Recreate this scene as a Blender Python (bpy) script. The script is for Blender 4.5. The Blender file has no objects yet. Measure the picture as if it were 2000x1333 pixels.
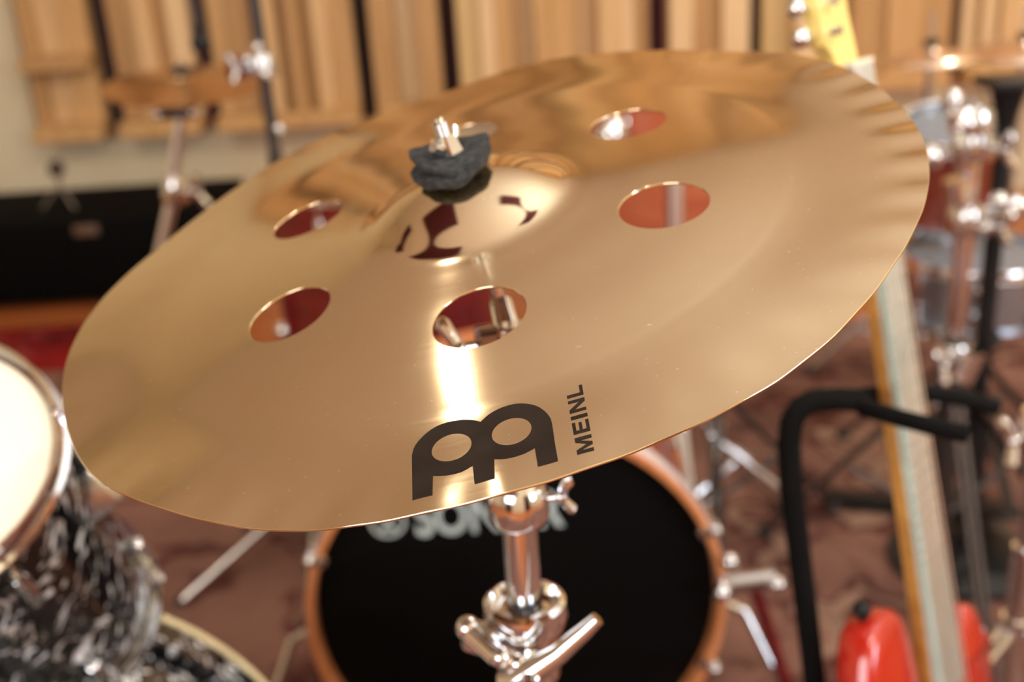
import bpy, bmesh, math, random
import numpy as np
from mathutils import Vector, Matrix
from mathutils.geometry import delaunay_2d_cdt
from math import sin, cos, pi, radians

scene = bpy.context.scene
col = scene.collection
random.seed(7)

# ------------------------------------------------------------------ camera
F = 2200.0                                   # focal length in pixels of the 2000 px frame
CAM = Vector((0, 0, 1.25))
RW = Matrix(((0.99796908, -0.06370015, 0.0),  # lens axes (right, down, forward) -> world
             (-0.02310798, -0.36202506, 0.9318819),
             (-0.05936102, -0.92998933, -0.36276179)))
cam_data = bpy.data.cameras.new('camera')
cam = bpy.data.objects.new('camera', cam_data)
col.objects.link(cam)
m = Matrix((RW.col[0], -RW.col[1], -RW.col[2])).transposed().to_4x4()
m.translation = CAM
cam.matrix_world = m
cam_data.sensor_width = 36
cam_data.lens = 36 * F / 2000
cam_data.clip_start = 0.02
cam_data.dof.use_dof = True
cam_data.dof.focus_distance = 0.435
cam_data.dof.aperture_fstop = 6.0
scene.camera = cam

scene.view_settings.view_transform = 'Standard'
scene.view_settings.look = 'None'
scene.view_settings.gamma = 1
scene.view_settings.use_curve_mapping = False
scene.view_settings.exposure = 0.55
scene.cycles.use_denoising = True
scene.cycles.sample_clamp_indirect = 8

w = bpy.data.worlds.new('world'); scene.world = w
w.use_nodes = True
w.node_tree.nodes['Background'].inputs[0].default_value = (0.5, 0.6, 0.8, 1)
w.node_tree.nodes['Background'].inputs[1].default_value = 0.05

# ------------------------------------------------------------------ lights
def area(name, loc, target, size, power, color, size_y=None, shape='RECTANGLE'):
    l = bpy.data.lights.new(name, 'AREA')
    l.shape = shape; l.size = size
    if shape == 'RECTANGLE': l.size_y = size_y or size
    l.energy = power; l.color = color
    o = bpy.data.objects.new(name, l); col.objects.link(o)
    o.location = loc
    o.rotation_euler = (Vector(target) - Vector(loc)).to_track_quat('-Z', 'Y').to_euler()
    return o

CEIL = 3.95
WALL_Y = 4.6
LAMPS = [(-1.28, 2.72), (2.4, 3.3), (0.7, -1.3), (-1.9, -1.2), (2.3, -0.8)]
WARM = (1.0, 0.88, 0.72)
for k, (x, y) in enumerate(LAMPS):
    area('spot_light', (x, y, CEIL - 0.045), (x, y, 0), 0.055, 4.5 if k == 0 else 44, WARM, shape='DISK')
# added fill brightening the ceiling, daylight from the windows on the right and behind
area('ceiling_fill', (1.9, 1.2, 2.5), (1.9, 1.2, 4.0), 2.2, 62, (0.86, 0.95, 1.0), 2.2)
area('window_daylight', (2.9, -1.1, 1.6), (0.2, 1.6, 0.9), 1.1, 32, (0.72, 0.85, 1.0), 1.3)
area('back_window_daylight', (-1.5, -1.9, 1.8), (0, 2.5, 0.6), 1.8, 42, (0.95, 0.97, 1.0), 1.5)

# ------------------------------------------------------------------ placing helpers
def ray(px, py):
    return RW @ Vector(((px - 1000) / F, (py - 666.5) / F, 1))
def PY(px, py, y):                           # the point of the room seen at (px,py) at distance y
    r = ray(px, py); return CAM + r * (y / r.y)
def PZ(px, py, z):
    r = ray(px, py); return CAM + r * ((z - CAM.z) / r.z)
def PD(px, py, d):                           # ... at depth d along the lens axis
    return CAM + ray(px, py) * d

# ------------------------------------------------------------------ materials
MATS = {}
def mat(name, color, rough=0.5, metal=0.0, coat=0.0, noise=None, bump=None, spec=None, aniso=None):
    if name in MATS: return MATS[name]
    mm = bpy.data.materials.new(name); mm.use_nodes = True
    nt = mm.node_tree; b = nt.nodes['Principled BSDF']
    b.inputs['Base Color'].default_value = (*color, 1)
    b.inputs['Roughness'].default_value = rough
    b.inputs['Metallic'].default_value = metal
    b.inputs['Coat Weight'].default_value = coat
    if spec is not None: b.inputs['Specular IOR Level'].default_value = spec
    tc = nt.nodes.new('ShaderNodeTexCoord')
    if noise:
        sc, c2, stretch = noise
        mp = nt.nodes.new('ShaderNodeMapping'); mp.inputs['Scale'].default_value = stretch
        n = nt.nodes.new('ShaderNodeTexNoise'); n.inputs['Scale'].default_value = sc; n.inputs['Detail'].default_value = 5
        r = nt.nodes.new('ShaderNodeValToRGB')
        r.color_ramp.elements[0].position = 0.35; r.color_ramp.elements[0].color = (*color, 1)
        r.color_ramp.elements[1].position = 0.68; r.color_ramp.elements[1].color = (*c2, 1)
        nt.links.new(tc.outputs['Object'], mp.inputs[0]); nt.links.new(mp.outputs[0], n.inputs['Vector'])
        nt.links.new(n.outputs[0], r.inputs[0]); nt.links.new(r.outputs[0], b.inputs['Base Color'])
    if bump:
        n2 = nt.nodes.new('ShaderNodeTexNoise'); n2.inputs['Scale'].default_value = bump[0]
        bp = nt.nodes.new('ShaderNodeBump'); bp.inputs['Strength'].default_value = bump[1]; bp.inputs['Distance'].default_value = 0.002
        nt.links.new(tc.outputs['Object'], n2.inputs['Vector'])
        nt.links.new(n2.outputs[0], bp.inputs['Height']); nt.links.new(bp.outputs[0], b.inputs['Normal'])
    MATS[name] = mm
    return mm

CHROME = mat('chrome', (0.82, 0.83, 0.85), 0.09, 1.0, noise=(40, (0.72, 0.73, 0.75), (1, 1, 1)))
DULLCHROME = mat('dull_chrome', (0.55, 0.55, 0.56), 0.25, 1.0)
DARKMETAL = mat('dark_metal', (0.05, 0.04, 0.038), 0.35, 0.5)
BLACK = mat('black_plastic', (0.006, 0.006, 0.007), 0.45, noise=(30, (0.010, 0.010, 0.011), (1, 1, 1)), spec=0.25)
FOAM = mat('black_foam', (0.004, 0.004, 0.0045), 0.85, bump=(400, 0.5), spec=0.12)
FELT = mat('grey_black_felt', (0.008, 0.009, 0.012), 0.95, noise=(260, (0.035, 0.038, 0.042), (1, 1, 1)), bump=(900, 1.0))
RUBBER = mat('rubber', (0.02, 0.02, 0.02), 0.7)
TOLEX = mat('black_case_covering', (0.0022, 0.0022, 0.0022), 0.85, bump=(300, 0.5), spec=0.06)
PAINT = mat('cream_wall_paint', (0.66, 0.57, 0.40), 0.8, noise=(2.0, (0.70, 0.61, 0.44), (1, 1, 1)), bump=(80, 0.1))
CEILPAINT = mat('ceiling_paint', (0.82, 0.79, 0.74), 0.9, noise=(1.0, (0.85, 0.82, 0.77), (1, 1, 1)))
REDLACQUER = mat('dark_red_lacquer', (0.085, 0.004, 0.006), 0.25, coat=0.5, noise=(8, (0.14, 0.008, 0.01), (1, 1, 6)))
ORANGELACQUER = mat('red_orange_lacquer', (0.38, 0.08, 0.035), 0.3, coat=0.5, noise=(10, (0.48, 0.13, 0.06), (1, 1, 6)))
DEEPRED = mat('deep_red_shell_lacquer', (0.17, 0.028, 0.016), 0.3, coat=0.5, noise=(10, (0.23, 0.045, 0.025), (1, 1, 6)))
SATIN = mat('satin_chrome', (0.88, 0.88, 0.89), 0.30, 1.0)
HOOPWOOD = mat('amber_hoop_wood', (0.50, 0.17, 0.06), 0.3, coat=0.4, noise=(20, (0.58, 0.24, 0.1), (6, 1, 1)))
CREAMHEAD = mat('coated_cream_drumhead', (0.80, 0.74, 0.60), 0.55, bump=(500, 0.3))
BLACKHEAD = mat('black_drumhead', (0.0016, 0.0017, 0.0019), 0.5, spec=0.10)
LETTERWHITE = mat('pale_grey_print', (0.42, 0.50, 0.52), 0.5)
CREAMEDGE = mat('cream_hoop_edge', (0.78, 0.68, 0.42), 0.4, coat=0.3)
CURTAIN = mat('maroon_curtain', (0.07, 0.006, 0.016), 0.85)
DARKGAP = mat('dark_gap_backing', (0.018, 0.008, 0.008), 0.8)
MAROONGAP = mat('maroon_gap_backing', (0.05, 0.003, 0.012), 0.8)
GUITARRED = mat('glossy_red_lacquer', (0.36, 0.008, 0.003), 0.13, coat=1.0, noise=(3, (0.44, 0.014, 0.005), (1, 1, 1)))
MAPLE = mat('maple_neck', (0.50, 0.24, 0.055), 0.35, coat=0.3, noise=(12, (0.62, 0.33, 0.09), (6, 1, 6)))
HEADMAPLE = mat('pale_maple_headstock', (0.88, 0.72, 0.24), 0.3, coat=0.4)
FRETBOARD = mat('glare_grey_fretboard', (0.42, 0.50, 0.46), 0.3, noise=(30, (0.35, 0.42, 0.39), (6, 1, 1)))  # glare off board and strings is painted in as pale grey
STEEL = mat('string_steel', (0.85, 0.87, 0.88), 0.28, 1.0)
PINKBRONZE = mat('pale_bronze', (0.80, 0.62, 0.50), 0.25, 1.0)
LAMPGLASS = mat('lamp_lens', (0.9, 0.9, 0.85), 0.3)

WOODS = []
for i, (c1, c2) in enumerate([((0.60, 0.37, 0.17), (0.68, 0.45, 0.23)), ((0.50, 0.28, 0.105), (0.58, 0.35, 0.15)),
                              ((0.66, 0.45, 0.24), (0.74, 0.53, 0.30)), ((0.42, 0.23, 0.085), (0.50, 0.29, 0.12)),
                              ((0.56, 0.38, 0.16), (0.62, 0.43, 0.20))]):
    WOODS.append(mat('pine_slat_%s' % 'abcde'[i], c1, 0.55, noise=(6, c2, (8, 8, 0.5))))

def pearl_material():
    mm = bpy.data.materials.new('black_white_swirl_pearl'); mm.use_nodes = True
    nt = mm.node_tree; b = nt.nodes['Principled BSDF']; L = nt.links.new
    b.inputs['Roughness'].default_value = 0.22; b.inputs['Coat Weight'].default_value = 0.5
    tc = nt.nodes.new('ShaderNodeTexCoord')
    n1 = nt.nodes.new('ShaderNodeTexNoise'); n1.inputs['Scale'].default_value = 40; n1.inputs['Detail'].default_value = 2
    n1.inputs['Distortion'].default_value = 2.2
    mp = nt.nodes.new('ShaderNodeMapping'); mp.inputs['Scale'].default_value = (1.0, 1.0, 0.6)
    r1 = nt.nodes.new('ShaderNodeValToRGB')
    e = r1.color_ramp.elements
    e[0].position = 0.535; e[0].color = (0.004, 0.004, 0.005, 1)
    e[1].position = 0.635; e[1].color = (0.78, 0.84, 0.92, 1)
    a = e.new(0.58); a.color = (0.16, 0.15, 0.15, 1)
    n2 = nt.nodes.new('ShaderNodeTexNoise'); n2.inputs['Scale'].default_value = 25
    r2 = nt.nodes.new('ShaderNodeValToRGB')
    r2.color_ramp.elements[0].position = 0.45; r2.color_ramp.elements[0].color = (0.62, 0.55, 0.50, 1)
    r2.color_ramp.elements[1].position = 0.55; r2.color_ramp.elements[1].color = (1, 1, 1, 1)
    mx = nt.nodes.new('ShaderNodeMix'); mx.data_type = 'RGBA'; mx.blend_type = 'MULTIPLY'; mx.inputs[0].default_value = 1
    L(tc.outputs['Object'], mp.inputs[0]); L(mp.outputs[0], n1.inputs['Vector']); L(tc.outputs['Object'], n2.inputs['Vector'])
    L(n1.outputs[0], r1.inputs[0]); L(n2.outputs[0], r2.inputs[0])
    L(r1.outputs[0], mx.inputs[6]); L(r2.outputs[0], mx.inputs[7]); L(mx.outputs[2], b.inputs['Base Color'])
    return mm
PEARL = pearl_material()

def floor_material():
    mm = bpy.data.materials.new('orange_wood_floor'); mm.use_nodes = True
    nt = mm.node_tree; b = nt.nodes['Principled BSDF']; L = nt.links.new
    b.inputs['Roughness'].default_value = 0.32
    tc = nt.nodes.new('ShaderNodeTexCoord')
    br = nt.nodes.new('ShaderNodeTexBrick')
    br.inputs['Scale'].default_value = 1.0; br.inputs['Brick Width'].default_value = 1.4; br.inputs['Row Height'].default_value = 0.09
    br.inputs['Mortar Size'].default_value = 0.002
    br.inputs['Color1'].default_value = (0.50, 0.155, 0.045, 1); br.inputs['Color2'].default_value = (0.38, 0.10, 0.028, 1)
    br.inputs['Mortar'].default_value = (0.06, 0.02, 0.01, 1)
    n = nt.nodes.new('ShaderNodeTexNoise'); n.inputs['Scale'].default_value = 9
    mp = nt.nodes.new('ShaderNodeMapping'); mp.inputs['Scale'].default_value = (0.6, 6, 1)
    mx = nt.nodes.new('ShaderNodeMix'); mx.data_type = 'RGBA'; mx.blend_type = 'MULTIPLY'; mx.inputs[0].default_value = 0.5
    L(tc.outputs['Object'], br.inputs['Vector']); L(tc.outputs['Object'], mp.inputs[0]); L(mp.outputs[0], n.inputs['Vector'])
    L(br.outputs[0], mx.inputs[6]); L(n.outputs[0], mx.inputs[7]); L(mx.outputs[2], b.inputs['Base Color'])
    return mm

def rug_material(name, base, motif, dark, scale):
    mm = bpy.data.materials.new(name); mm.use_nodes = True
    nt = mm.node_tree; b = nt.nodes['Principled BSDF']; L = nt.links.new
    b.inputs['Roughness'].default_value = 0.95; b.inputs['Specular IOR Level'].default_value = 0.1
    tc = nt.nodes.new('ShaderNodeTexCoord')
    v = nt.nodes.new('ShaderNodeTexVoronoi'); v.inputs['Scale'].default_value = scale; v.inputs['Randomness'].default_value = 0.9
    r = nt.nodes.new('ShaderNodeValToRGB'); r.color_ramp.interpolation = 'EASE'
    e = r.color_ramp.elements
    e[0].position = 0.0; e[0].color = (*motif, 1); e[1].position = 1.0; e[1].color = (*base, 1)
    for p, c in ((0.2, dark), (0.34, base), (0.62, base), (0.76, dark), (0.85, motif)):
        q = e.new(p); q.color = (*c, 1)
    n = nt.nodes.new('ShaderNodeTexNoise'); n.inputs['Scale'].default_value = 3.0; n.inputs['Detail'].default_value = 4
    r2 = nt.nodes.new('ShaderNodeValToRGB')
    r2.color_ramp.elements[0].position = 0.35; r2.color_ramp.elements[0].color = (0.55, 0.5, 0.5, 1)
    r2.color_ramp.elements[1].position = 0.65; r2.color_ramp.elements[1].color = (1.1, 1.05, 1.0, 1)
    mx = nt.nodes.new('ShaderNodeMix'); mx.data_type = 'RGBA'; mx.blend_type = 'MULTIPLY'; mx.inputs[0].default_value = 1
    L(tc.outputs['Object'], n.inputs['Vector'])
    nd = nt.nodes.new('ShaderNodeTexNoise'); nd.inputs['Scale'].default_value = scale * 1.3; L(tc.outputs['Object'], nd.inputs['Vector'])
    va = nt.nodes.new('ShaderNodeVectorMath'); va.operation = 'MULTIPLY_ADD'; va.inputs[1].default_value = (.45, .45, 0)
    L(nd.outputs['Color'], va.inputs[0]); L(tc.outputs['Object'], va.inputs[2]); L(va.outputs[0], v.inputs['Vector'])
    L(v.outputs['Distance'], r.inputs[0]); L(n.outputs[0], r2.inputs[0])
    L(r.outputs[0], mx.inputs[6]); L(r2.outputs[0], mx.inputs[7]); L(mx.outputs[2], b.inputs['Base Color'])
    return mm

def bronze_material(name, rough, aniso, base=(0.84, 0.68, 0.45), line=0.25, ringscale=1150.0):
    """turned bronze: grooves round the axis stretch reflections along the radius"""
    mm = bpy.data.materials.new(name); mm.use_nodes = True
    nt = mm.node_tree; b = nt.nodes['Principled BSDF']; L = nt.links.new
    b.inputs['Metallic'].default_value = 1
    b.inputs['Anisotropic'].default_value = aniso; b.inputs['Anisotropic Rotation'].default_value = 0.25
    tg = nt.nodes.new('ShaderNodeTangent'); tg.direction_type = 'RADIAL'; tg.axis = 'Z'
    L(tg.outputs[0], b.inputs['Tangent'])
    tc = nt.nodes.new('ShaderNodeTexCoord')
    sp = nt.nodes.new('ShaderNodeVectorMath'); sp.operation = 'MULTIPLY'; sp.inputs[1].default_value = (1, 1, 0)
    ln = nt.nodes.new('ShaderNodeVectorMath'); ln.operation = 'LENGTH'
    L(tc.outputs['Object'], sp.inputs[0]); L(sp.outputs[0], ln.inputs[0])
    # fine turning rings
    mu = nt.nodes.new('ShaderNodeMath'); mu.operation = 'MULTIPLY'; mu.inputs[1].default_value = 2 * pi * ringscale
    sn = nt.nodes.new('ShaderNodeMath'); sn.operation = 'SINE'
    L(ln.outputs['Value'], mu.inputs[0]); L(mu.outputs[0], sn.inputs[0])
    bp = nt.nodes.new('ShaderNodeBump'); bp.inputs['Strength'].default_value = line; bp.inputs['Distance'].default_value = 0.0000032
    L(sn.outputs[0], bp.inputs['Height']); L(bp.outputs[0], b.inputs['Normal'])
    # broad rings and patina
    n1 = nt.nodes.new('ShaderNodeTexNoise'); n1.noise_dimensions = '1D'; n1.inputs['Scale'].default_value = 420; n1.inputs['Detail'].default_value = 3
    L(ln.outputs['Value'], n1.inputs['W'])
    n2 = nt.nodes.new('ShaderNodeTexNoise'); n2.inputs['Scale'].default_value = 14; n2.inputs['Detail'].default_value = 4
    L(tc.outputs['Object'], n2.inputs['Vector'])
    ad = nt.nodes.new('ShaderNodeMath'); ad.operation = 'ADD'; L(n1.outputs[0], ad.inputs[0]); L(n2.outputs[0], ad.inputs[1])
    r = nt.nodes.new('ShaderNodeMapRange'); r.inputs[1].default_value = 0.6; r.inputs[2].default_value = 1.4
    r.inputs[3].default_value = rough * 0.9; r.inputs[4].default_value = rough * 1.15
    L(ad.outputs[0], r.inputs[0]); L(r.outputs[0], b.inputs['Roughness'])
    rc = nt.nodes.new('ShaderNodeValToRGB')
    rc.color_ramp.elements[0].position = 0.3; rc.color_ramp.elements[0].color = (base[0] * 0.93, base[1] * 0.92, base[2] * 0.90, 1)
    rc.color_ramp.elements[1].position = 0.75; rc.color_ramp.elements[1].color = (*base, 1)
    # tiny specks and scratches
    n3 = nt.nodes.new('ShaderNodeTexNoise'); n3.inputs['Scale'].default_value = 420; n3.inputs['Detail'].default_value = 1
    L(tc.outputs['Object'], n3.inputs['Vector'])
    r3 = nt.nodes.new('ShaderNodeMapRange'); r3.inputs[1].default_value = 0.74; r3.inputs[2].default_value = 0.80
    L(n3.outputs[0], r3.inputs[0])
    mx = nt.nodes.new('ShaderNodeMix'); mx.data_type = 'RGBA'; mx.inputs[7].default_value = (1.0, 0.88, 0.66, 1)
    L(n2.outputs[0], rc.inputs[0]); L(rc.outputs[0], mx.inputs[6]); L(r3.outputs[0], mx.inputs[0])
    L(mx.outputs[2], b.inputs['Base Color'])
    return mm
BRONZE = bronze_material('turned_bronze', 0.10, 0.5, line=1.0)
BELLBRONZE = bronze_material('polished_bell_bronze', 0.06, 0.0, line=0.0)
FARBRONZE = bronze_material('far_bronze', 0.22, 0.5, base=(0.74, 0.50, 0.29), line=0.0)

# ------------------------------------------------------------------ object helpers
def tag(o, label=None, cat=None, group=None, kind=None):
    if label: o['label'] = label
    if cat: o['category'] = cat
    if group: o['group'] = group
    if kind: o['kind'] = kind
    return o

def thing(name, loc, label, cat, group=None):
    o = bpy.data.objects.new(name, None); col.objects.link(o)
    o.location = loc; o.empty_display_size = 0.05
    return tag(o, label, cat, group)

def root_loc(o):
    l = Vector((0, 0, 0))
    while o is not None:
        l = l + o.location; o = o.parent
    return l

class MB:
    """collects world-space pieces; build() links them as one mesh object"""
    def __init__(self): self.bm = bmesh.new()
    def _ring(self, c, ax, r, n, e1=None):
        ax = ax.normalized()
        if e1 is None:
            e1 = ax.orthogonal().normalized()
        e2 = ax.cross(e1)
        return [self.bm.verts.new(c + (e1 * cos(2 * pi * k / n) + e2 * sin(2 * pi * k / n)) * r) for k in range(n)]
    def _bridge(self, a, b):
        n = len(a)
        for k in range(n): self.bm.faces.new((a[k], a[(k + 1) % n], b[(k + 1) % n], b[k]))
    def tube(self, p0, p1, r0, r1=None, n=16, cap=True):
        p0, p1 = Vector(p0), Vector(p1); r1 = r0 if r1 is None else r1
        ax = p1 - p0; e = ax.normalized().orthogonal().normalized()
        a = self._ring(p0, ax, r0, n, e); b = self._ring(p1, ax, r1, n, e)
        self._bridge(a, b)
        if cap: self.bm.faces.new(list(reversed(a))); self.bm.faces.new(b)
        return self
    def path(self, pts, r, n=14, flat=None):
        pts = [Vector(p) for p in pts]; rings = []
        e = None
        rr = r if isinstance(r, (list, tuple)) else [r] * len(pts)
        for i, p in enumerate(pts):
            t = (pts[min(i + 1, len(pts) - 1)] - pts[max(i - 1, 0)]).normalized()
            if e is None: e = t.orthogonal().normalized()
            e = (e - t * e.dot(t)).normalized()
            rings.append(self._ring(p, t, rr[i], n, e))
        for a, b in zip(rings, rings[1:]): self._bridge(a, b)
        self.bm.faces.new(list(reversed(rings[0]))); self.bm.faces.new(rings[-1])
        return self
    def lathe(self, prof, o, ax, n=40, closed=False, e1=None, cap=False):
        o = Vector(o); ax = Vector(ax).normalized()
        e1 = Vector(e1).normalized() if e1 is not None else ax.orthogonal().normalized()
        rings = [self._ring(o + ax * h, ax, max(r, 1e-5), n, e1) for r, h in prof]
        pairs = list(zip(rings, rings[1:]))
        if closed: pairs.append((rings[-1], rings[0]))
        for a, b in pairs: self._bridge(a, b)
        if cap:
            self.bm.faces.new(list(reversed(rings[0]))); self.bm.faces.new(rings[-1])
        return self
    def ball(self, c, r, n=12, sc=(1, 1, 1)):
        mtx = Matrix.Translation(Vector(c)) @ Matrix.Diagonal((*sc, 1))
        bmesh.ops.create_uvsphere(self.bm, u_segments=n, v_segments=max(6, n // 2 + 2), radius=r, matrix=mtx)
        return self
    def box(self, c, sx, sy, sz, rot=None, bev=0.0):
        mtx = Matrix.Translation(Vector(c)) @ (rot.to_4x4() if rot is not None else Matrix.Identity(4)) @ Matrix.Diagonal((sx, sy, sz, 1))
        g = bmesh.ops.create_cube(self.bm, size=1, matrix=mtx)
        if bev > 0:
            es = list({e for v in g['verts'] for e in v.link_edges})
            bmesh.ops.bevel(self.bm, geom=es, offset=bev, segments=2, affect='EDGES', profile=0.5)
        return self
    def prism(self, poly, mtx, d0, d1):
        """polygon in the local xy plane of mtx, extruded from z=d0 to d1"""
        a = [self.bm.verts.new(mtx @ Vector((x, y, d0))) for x, y in poly]
        b = [self.bm.verts.new(mtx @ Vector((x, y, d1))) for x, y in poly]
        self._bridge(a, b); self.bm.faces.new(list(reversed(a))); self.bm.faces.new(b)
        return self
    def build(self, name, material, parent=None, smooth=True, angle=35):
        off = root_loc(parent) if parent is not None else Vector((0, 0, 0))
        if parent is None and len(self.bm.verts):
            xs = [v.co for v in self.bm.verts]
            off = Vector((sum(v.x for v in xs) / len(xs), sum(v.y for v in xs) / len(xs), min(v.z for v in xs)))
        for v in self.bm.verts: v.co -= off
        bmesh.ops.recalc_face_normals(self.bm, faces=self.bm.faces)
        if smooth:
            for f in self.bm.faces: f.smooth = True
            for e in self.bm.edges:
                if len(e.link_faces) == 2 and e.calc_face_angle(0) > radians(angle): e.smooth = False
        me = bpy.data.meshes.new(name); self.bm.to_mesh(me); self.bm.free()
        me.materials.append(material)
        o = bpy.data.objects.new(name, me); col.objects.link(o)
        if parent is not None: o.parent = parent
        else: o.location = off
        return o

def struct(o): o['kind'] = 'structure'; return o

# ------------------------------------------------------------------ room shell
X0, X1, Y0 = -4.6, 3.4, -2.3
struct(MB().box(((X0 + X1) / 2, (Y0 + WALL_Y) / 2, -0.05), X1 - X0 + .2, WALL_Y - Y0 + .2, 0.1).build('floor', floor_material(), smooth=False))
struct(MB().box(((X0 + X1) / 2, (Y0 + WALL_Y) / 2, CEIL + .05), X1 - X0 + .2, WALL_Y - Y0 + .2, 0.1).build('ceiling', CEILPAINT, smooth=False))
struct(MB().box(((X0 + X1) / 2, WALL_Y + .05, CEIL / 2), X1 - X0 + .2, 0.1, CEIL).build('wall_back', PAINT, smooth=False))
struct(MB().box((X0 - .05, (Y0 + WALL_Y) / 2, CEIL / 2), 0.1, WALL_Y - Y0, CEIL).build('wall_left', PAINT, smooth=False))
struct(MB().box((X1 + .05, (Y0 + WALL_Y) / 2, CEIL / 2), 0.1, WALL_Y - Y0, CEIL).build('wall_right', PAINT, smooth=False))
struct(MB().box(((X0 + X1) / 2, Y0 - .05, CEIL / 2), X1 - X0 + .2, 0.1, CEIL).build('wall_front', PAINT, smooth=False))
struct(MB().box(((X0 + X1) / 2, WALL_Y - .009, 0.05), X1 - X0, 0.018, 0.1).build('baseboard_back', PAINT, smooth=False))

# ------------------------------------------------------------------ wooden diffuser panels on the back wall
def wall_x(px, py=100): return PY(px, py, WALL_Y - .12).x
PAN_Z0, PAN_TOP = PY(300, 262, WALL_Y - .1).z, 3.9
BOUNDS = [24, 196, 392, 712, 880, 1290, 1478, 1868, 2150, 2400]
GAPM = [DARKGAP, MAROONGAP, DARKGAP, DARKGAP, MAROONGAP, MAROONGAP, DARKGAP, MAROONGAP, DARKGAP]
PLAB = ['leftmost slatted pine diffuser panel, with a cross rail, on the cream wall',
        'slatted pine diffuser panel above the small cymbal at upper left',
        'wide slatted pine diffuser panel behind the dark microphone stand',
        'narrow slatted pine diffuser panel just left of the black gap above the cymbal',
        'slatted pine diffuser panel between the black gap and the first maroon gap',
        'narrow slatted pine diffuser panel between the two maroon gaps',
        'slatted pine diffuser panel behind the yellow headstock',
        'slatted pine diffuser panel at the far right behind the pale cymbal',
        'slatted pine diffuser panel beyond the right edge']
ry = WALL_Y - 0.02
for i in range(len(BOUNDS) - 1):
    xa, xb = wall_x(BOUNDS[i]) + 0.032, wall_x(BOUNDS[i + 1]) - 0.038
    PAN_Z1 = PAN_TOP if i > 1 else 2.85
    t = thing('diffuser_panel', ((xa + xb) / 2, ry, PAN_Z0), PLAB[i], 'wall panel', 'wooden diffuser panels on the back wall')
    MB().box(((xa + xb) / 2, WALL_Y - .011, (PAN_Z0 + PAN_Z1) / 2), xb - xa + .075, 0.02, PAN_Z1 - PAN_Z0).build('backboard', GAPM[i], t, smooth=False)
    for z in ((PAN_Z0 + .03), (PAN_Z1 - .03)):
        MB().box(((xa + xb) / 2, WALL_Y - .10, z), xb - xa, 0.155, 0.06, bev=.003).build('rail', WOODS[1], t, smooth=False)
    zs0 = PAN_Z0 + .062
    if i == 0:
        zr = PY(110, 122, WALL_Y - .1).z
        MB().box(((xa + xb) / 2, WALL_Y - .10, zr), xb - xa, 0.165, 0.05, bev=.003).build('rail', WOODS[3], t, smooth=False)
    x = xa; prev = -1
    while x < xb - 0.012:
        wd = min(random.choice((0.09, 0.11, 0.13) if i in (3, 5, 6) else (0.035, 0.045, 0.06, 0.06, 0.085, 0.1)), xb - x)
        if xb - x - wd < 0.02: wd = xb - x
        d = random.choice([v for v in (0.05, 0.08, 0.10, 0.12, 0.14) if v != prev]); prev = d
        mt = WOODS[random.choice((0, 0, 1, 2, 2, 3, 4) if 2 < i else (0, 1, 1, 3, 3, 4, 2))]
        if i == 0:
            for za, zb in ((zs0, zr - .027), (zr + .027, PAN_Z1 - .062)):
                MB().box((x + wd / 2, WALL_Y - .021 - d / 2, (za + zb) / 2), wd - .0015, d, zb - za).build('slat', mt, t, smooth=False)
        else:
            MB().box((x + wd / 2, WALL_Y - .021 - d / 2, (zs0 + PAN_Z1 - .062) / 2), wd - .0015, d, PAN_Z1 - .062 - zs0).build('slat', mt, t, smooth=False)
        x += wd

for k, (c, sx, sy, sz, lab) in enumerate((((-1.85, 1.15, CEIL - .04), 1.3, 1.5, .06, 'maroon acoustic panel on the ceiling, the larger one'),
                                      ((.46, 1.15, CEIL - .04), .55, .45, .06, 'maroon acoustic panel on the ceiling, the smaller one'),
                                      ((-3.75, 2.2, CEIL - .04), .7, .6, .06, 'maroon acoustic panel on the ceiling, nearest the left wall'))):
    o = MB().box(c, sx, sy, sz, bev=.01).build('acoustic_panel', CURTAIN); tag(o, lab, 'acoustic panel')
# maroon curtains and a dark doorway behind the viewer, seen only in reflections
def curtain(x0, x1, y, lab):
    b = MB(); n = 40; top = []; bot = []
    for k in range(n + 1):
        x = x0 + (x1 - x0) * k / n; yy = y + 0.035 * sin(k * 1.9)
        top.append(b.bm.verts.new((x, yy, 2.6))); bot.append(b.bm.verts.new((x, yy, 0.05)))
    for k in range(n): b.bm.faces.new((bot[k], bot[k + 1], top[k + 1], top[k]))
    o = b.build('curtain', CURTAIN); tag(o, lab, 'curtain')
    sm = o.modifiers.new('thick', 'SOLIDIFY'); sm.thickness = 0.006
curtain(-2.5, -1.2, Y0 + .12, 'maroon curtain on the wall opposite the diffuser panels, left one')
curtain(1.2, 2.4, Y0 + .12, 'maroon curtain on the wall opposite the diffuser panels, right one')

for k, (x, y) in enumerate(LAMPS):
    t = thing('ceiling_spot', (x, y, CEIL - .04), ['ceiling spot lamp above the drum kits, left one', 'ceiling spot lamp above the drum kits, right one',
              'ceiling spot lamp behind the viewer, middle one', 'ceiling spot lamp behind the viewer, left one', 'ceiling spot lamp behind the viewer, right one'][k], 'lamp', 'ceiling spot lamps')
    MB().lathe([(0.05, 0), (0.062, 0), (0.062, .04), (0.05, .04)], (x, y, CEIL - .04), (0, 0, 1), closed=True).build('lamp_rim', CHROME, t)

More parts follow.
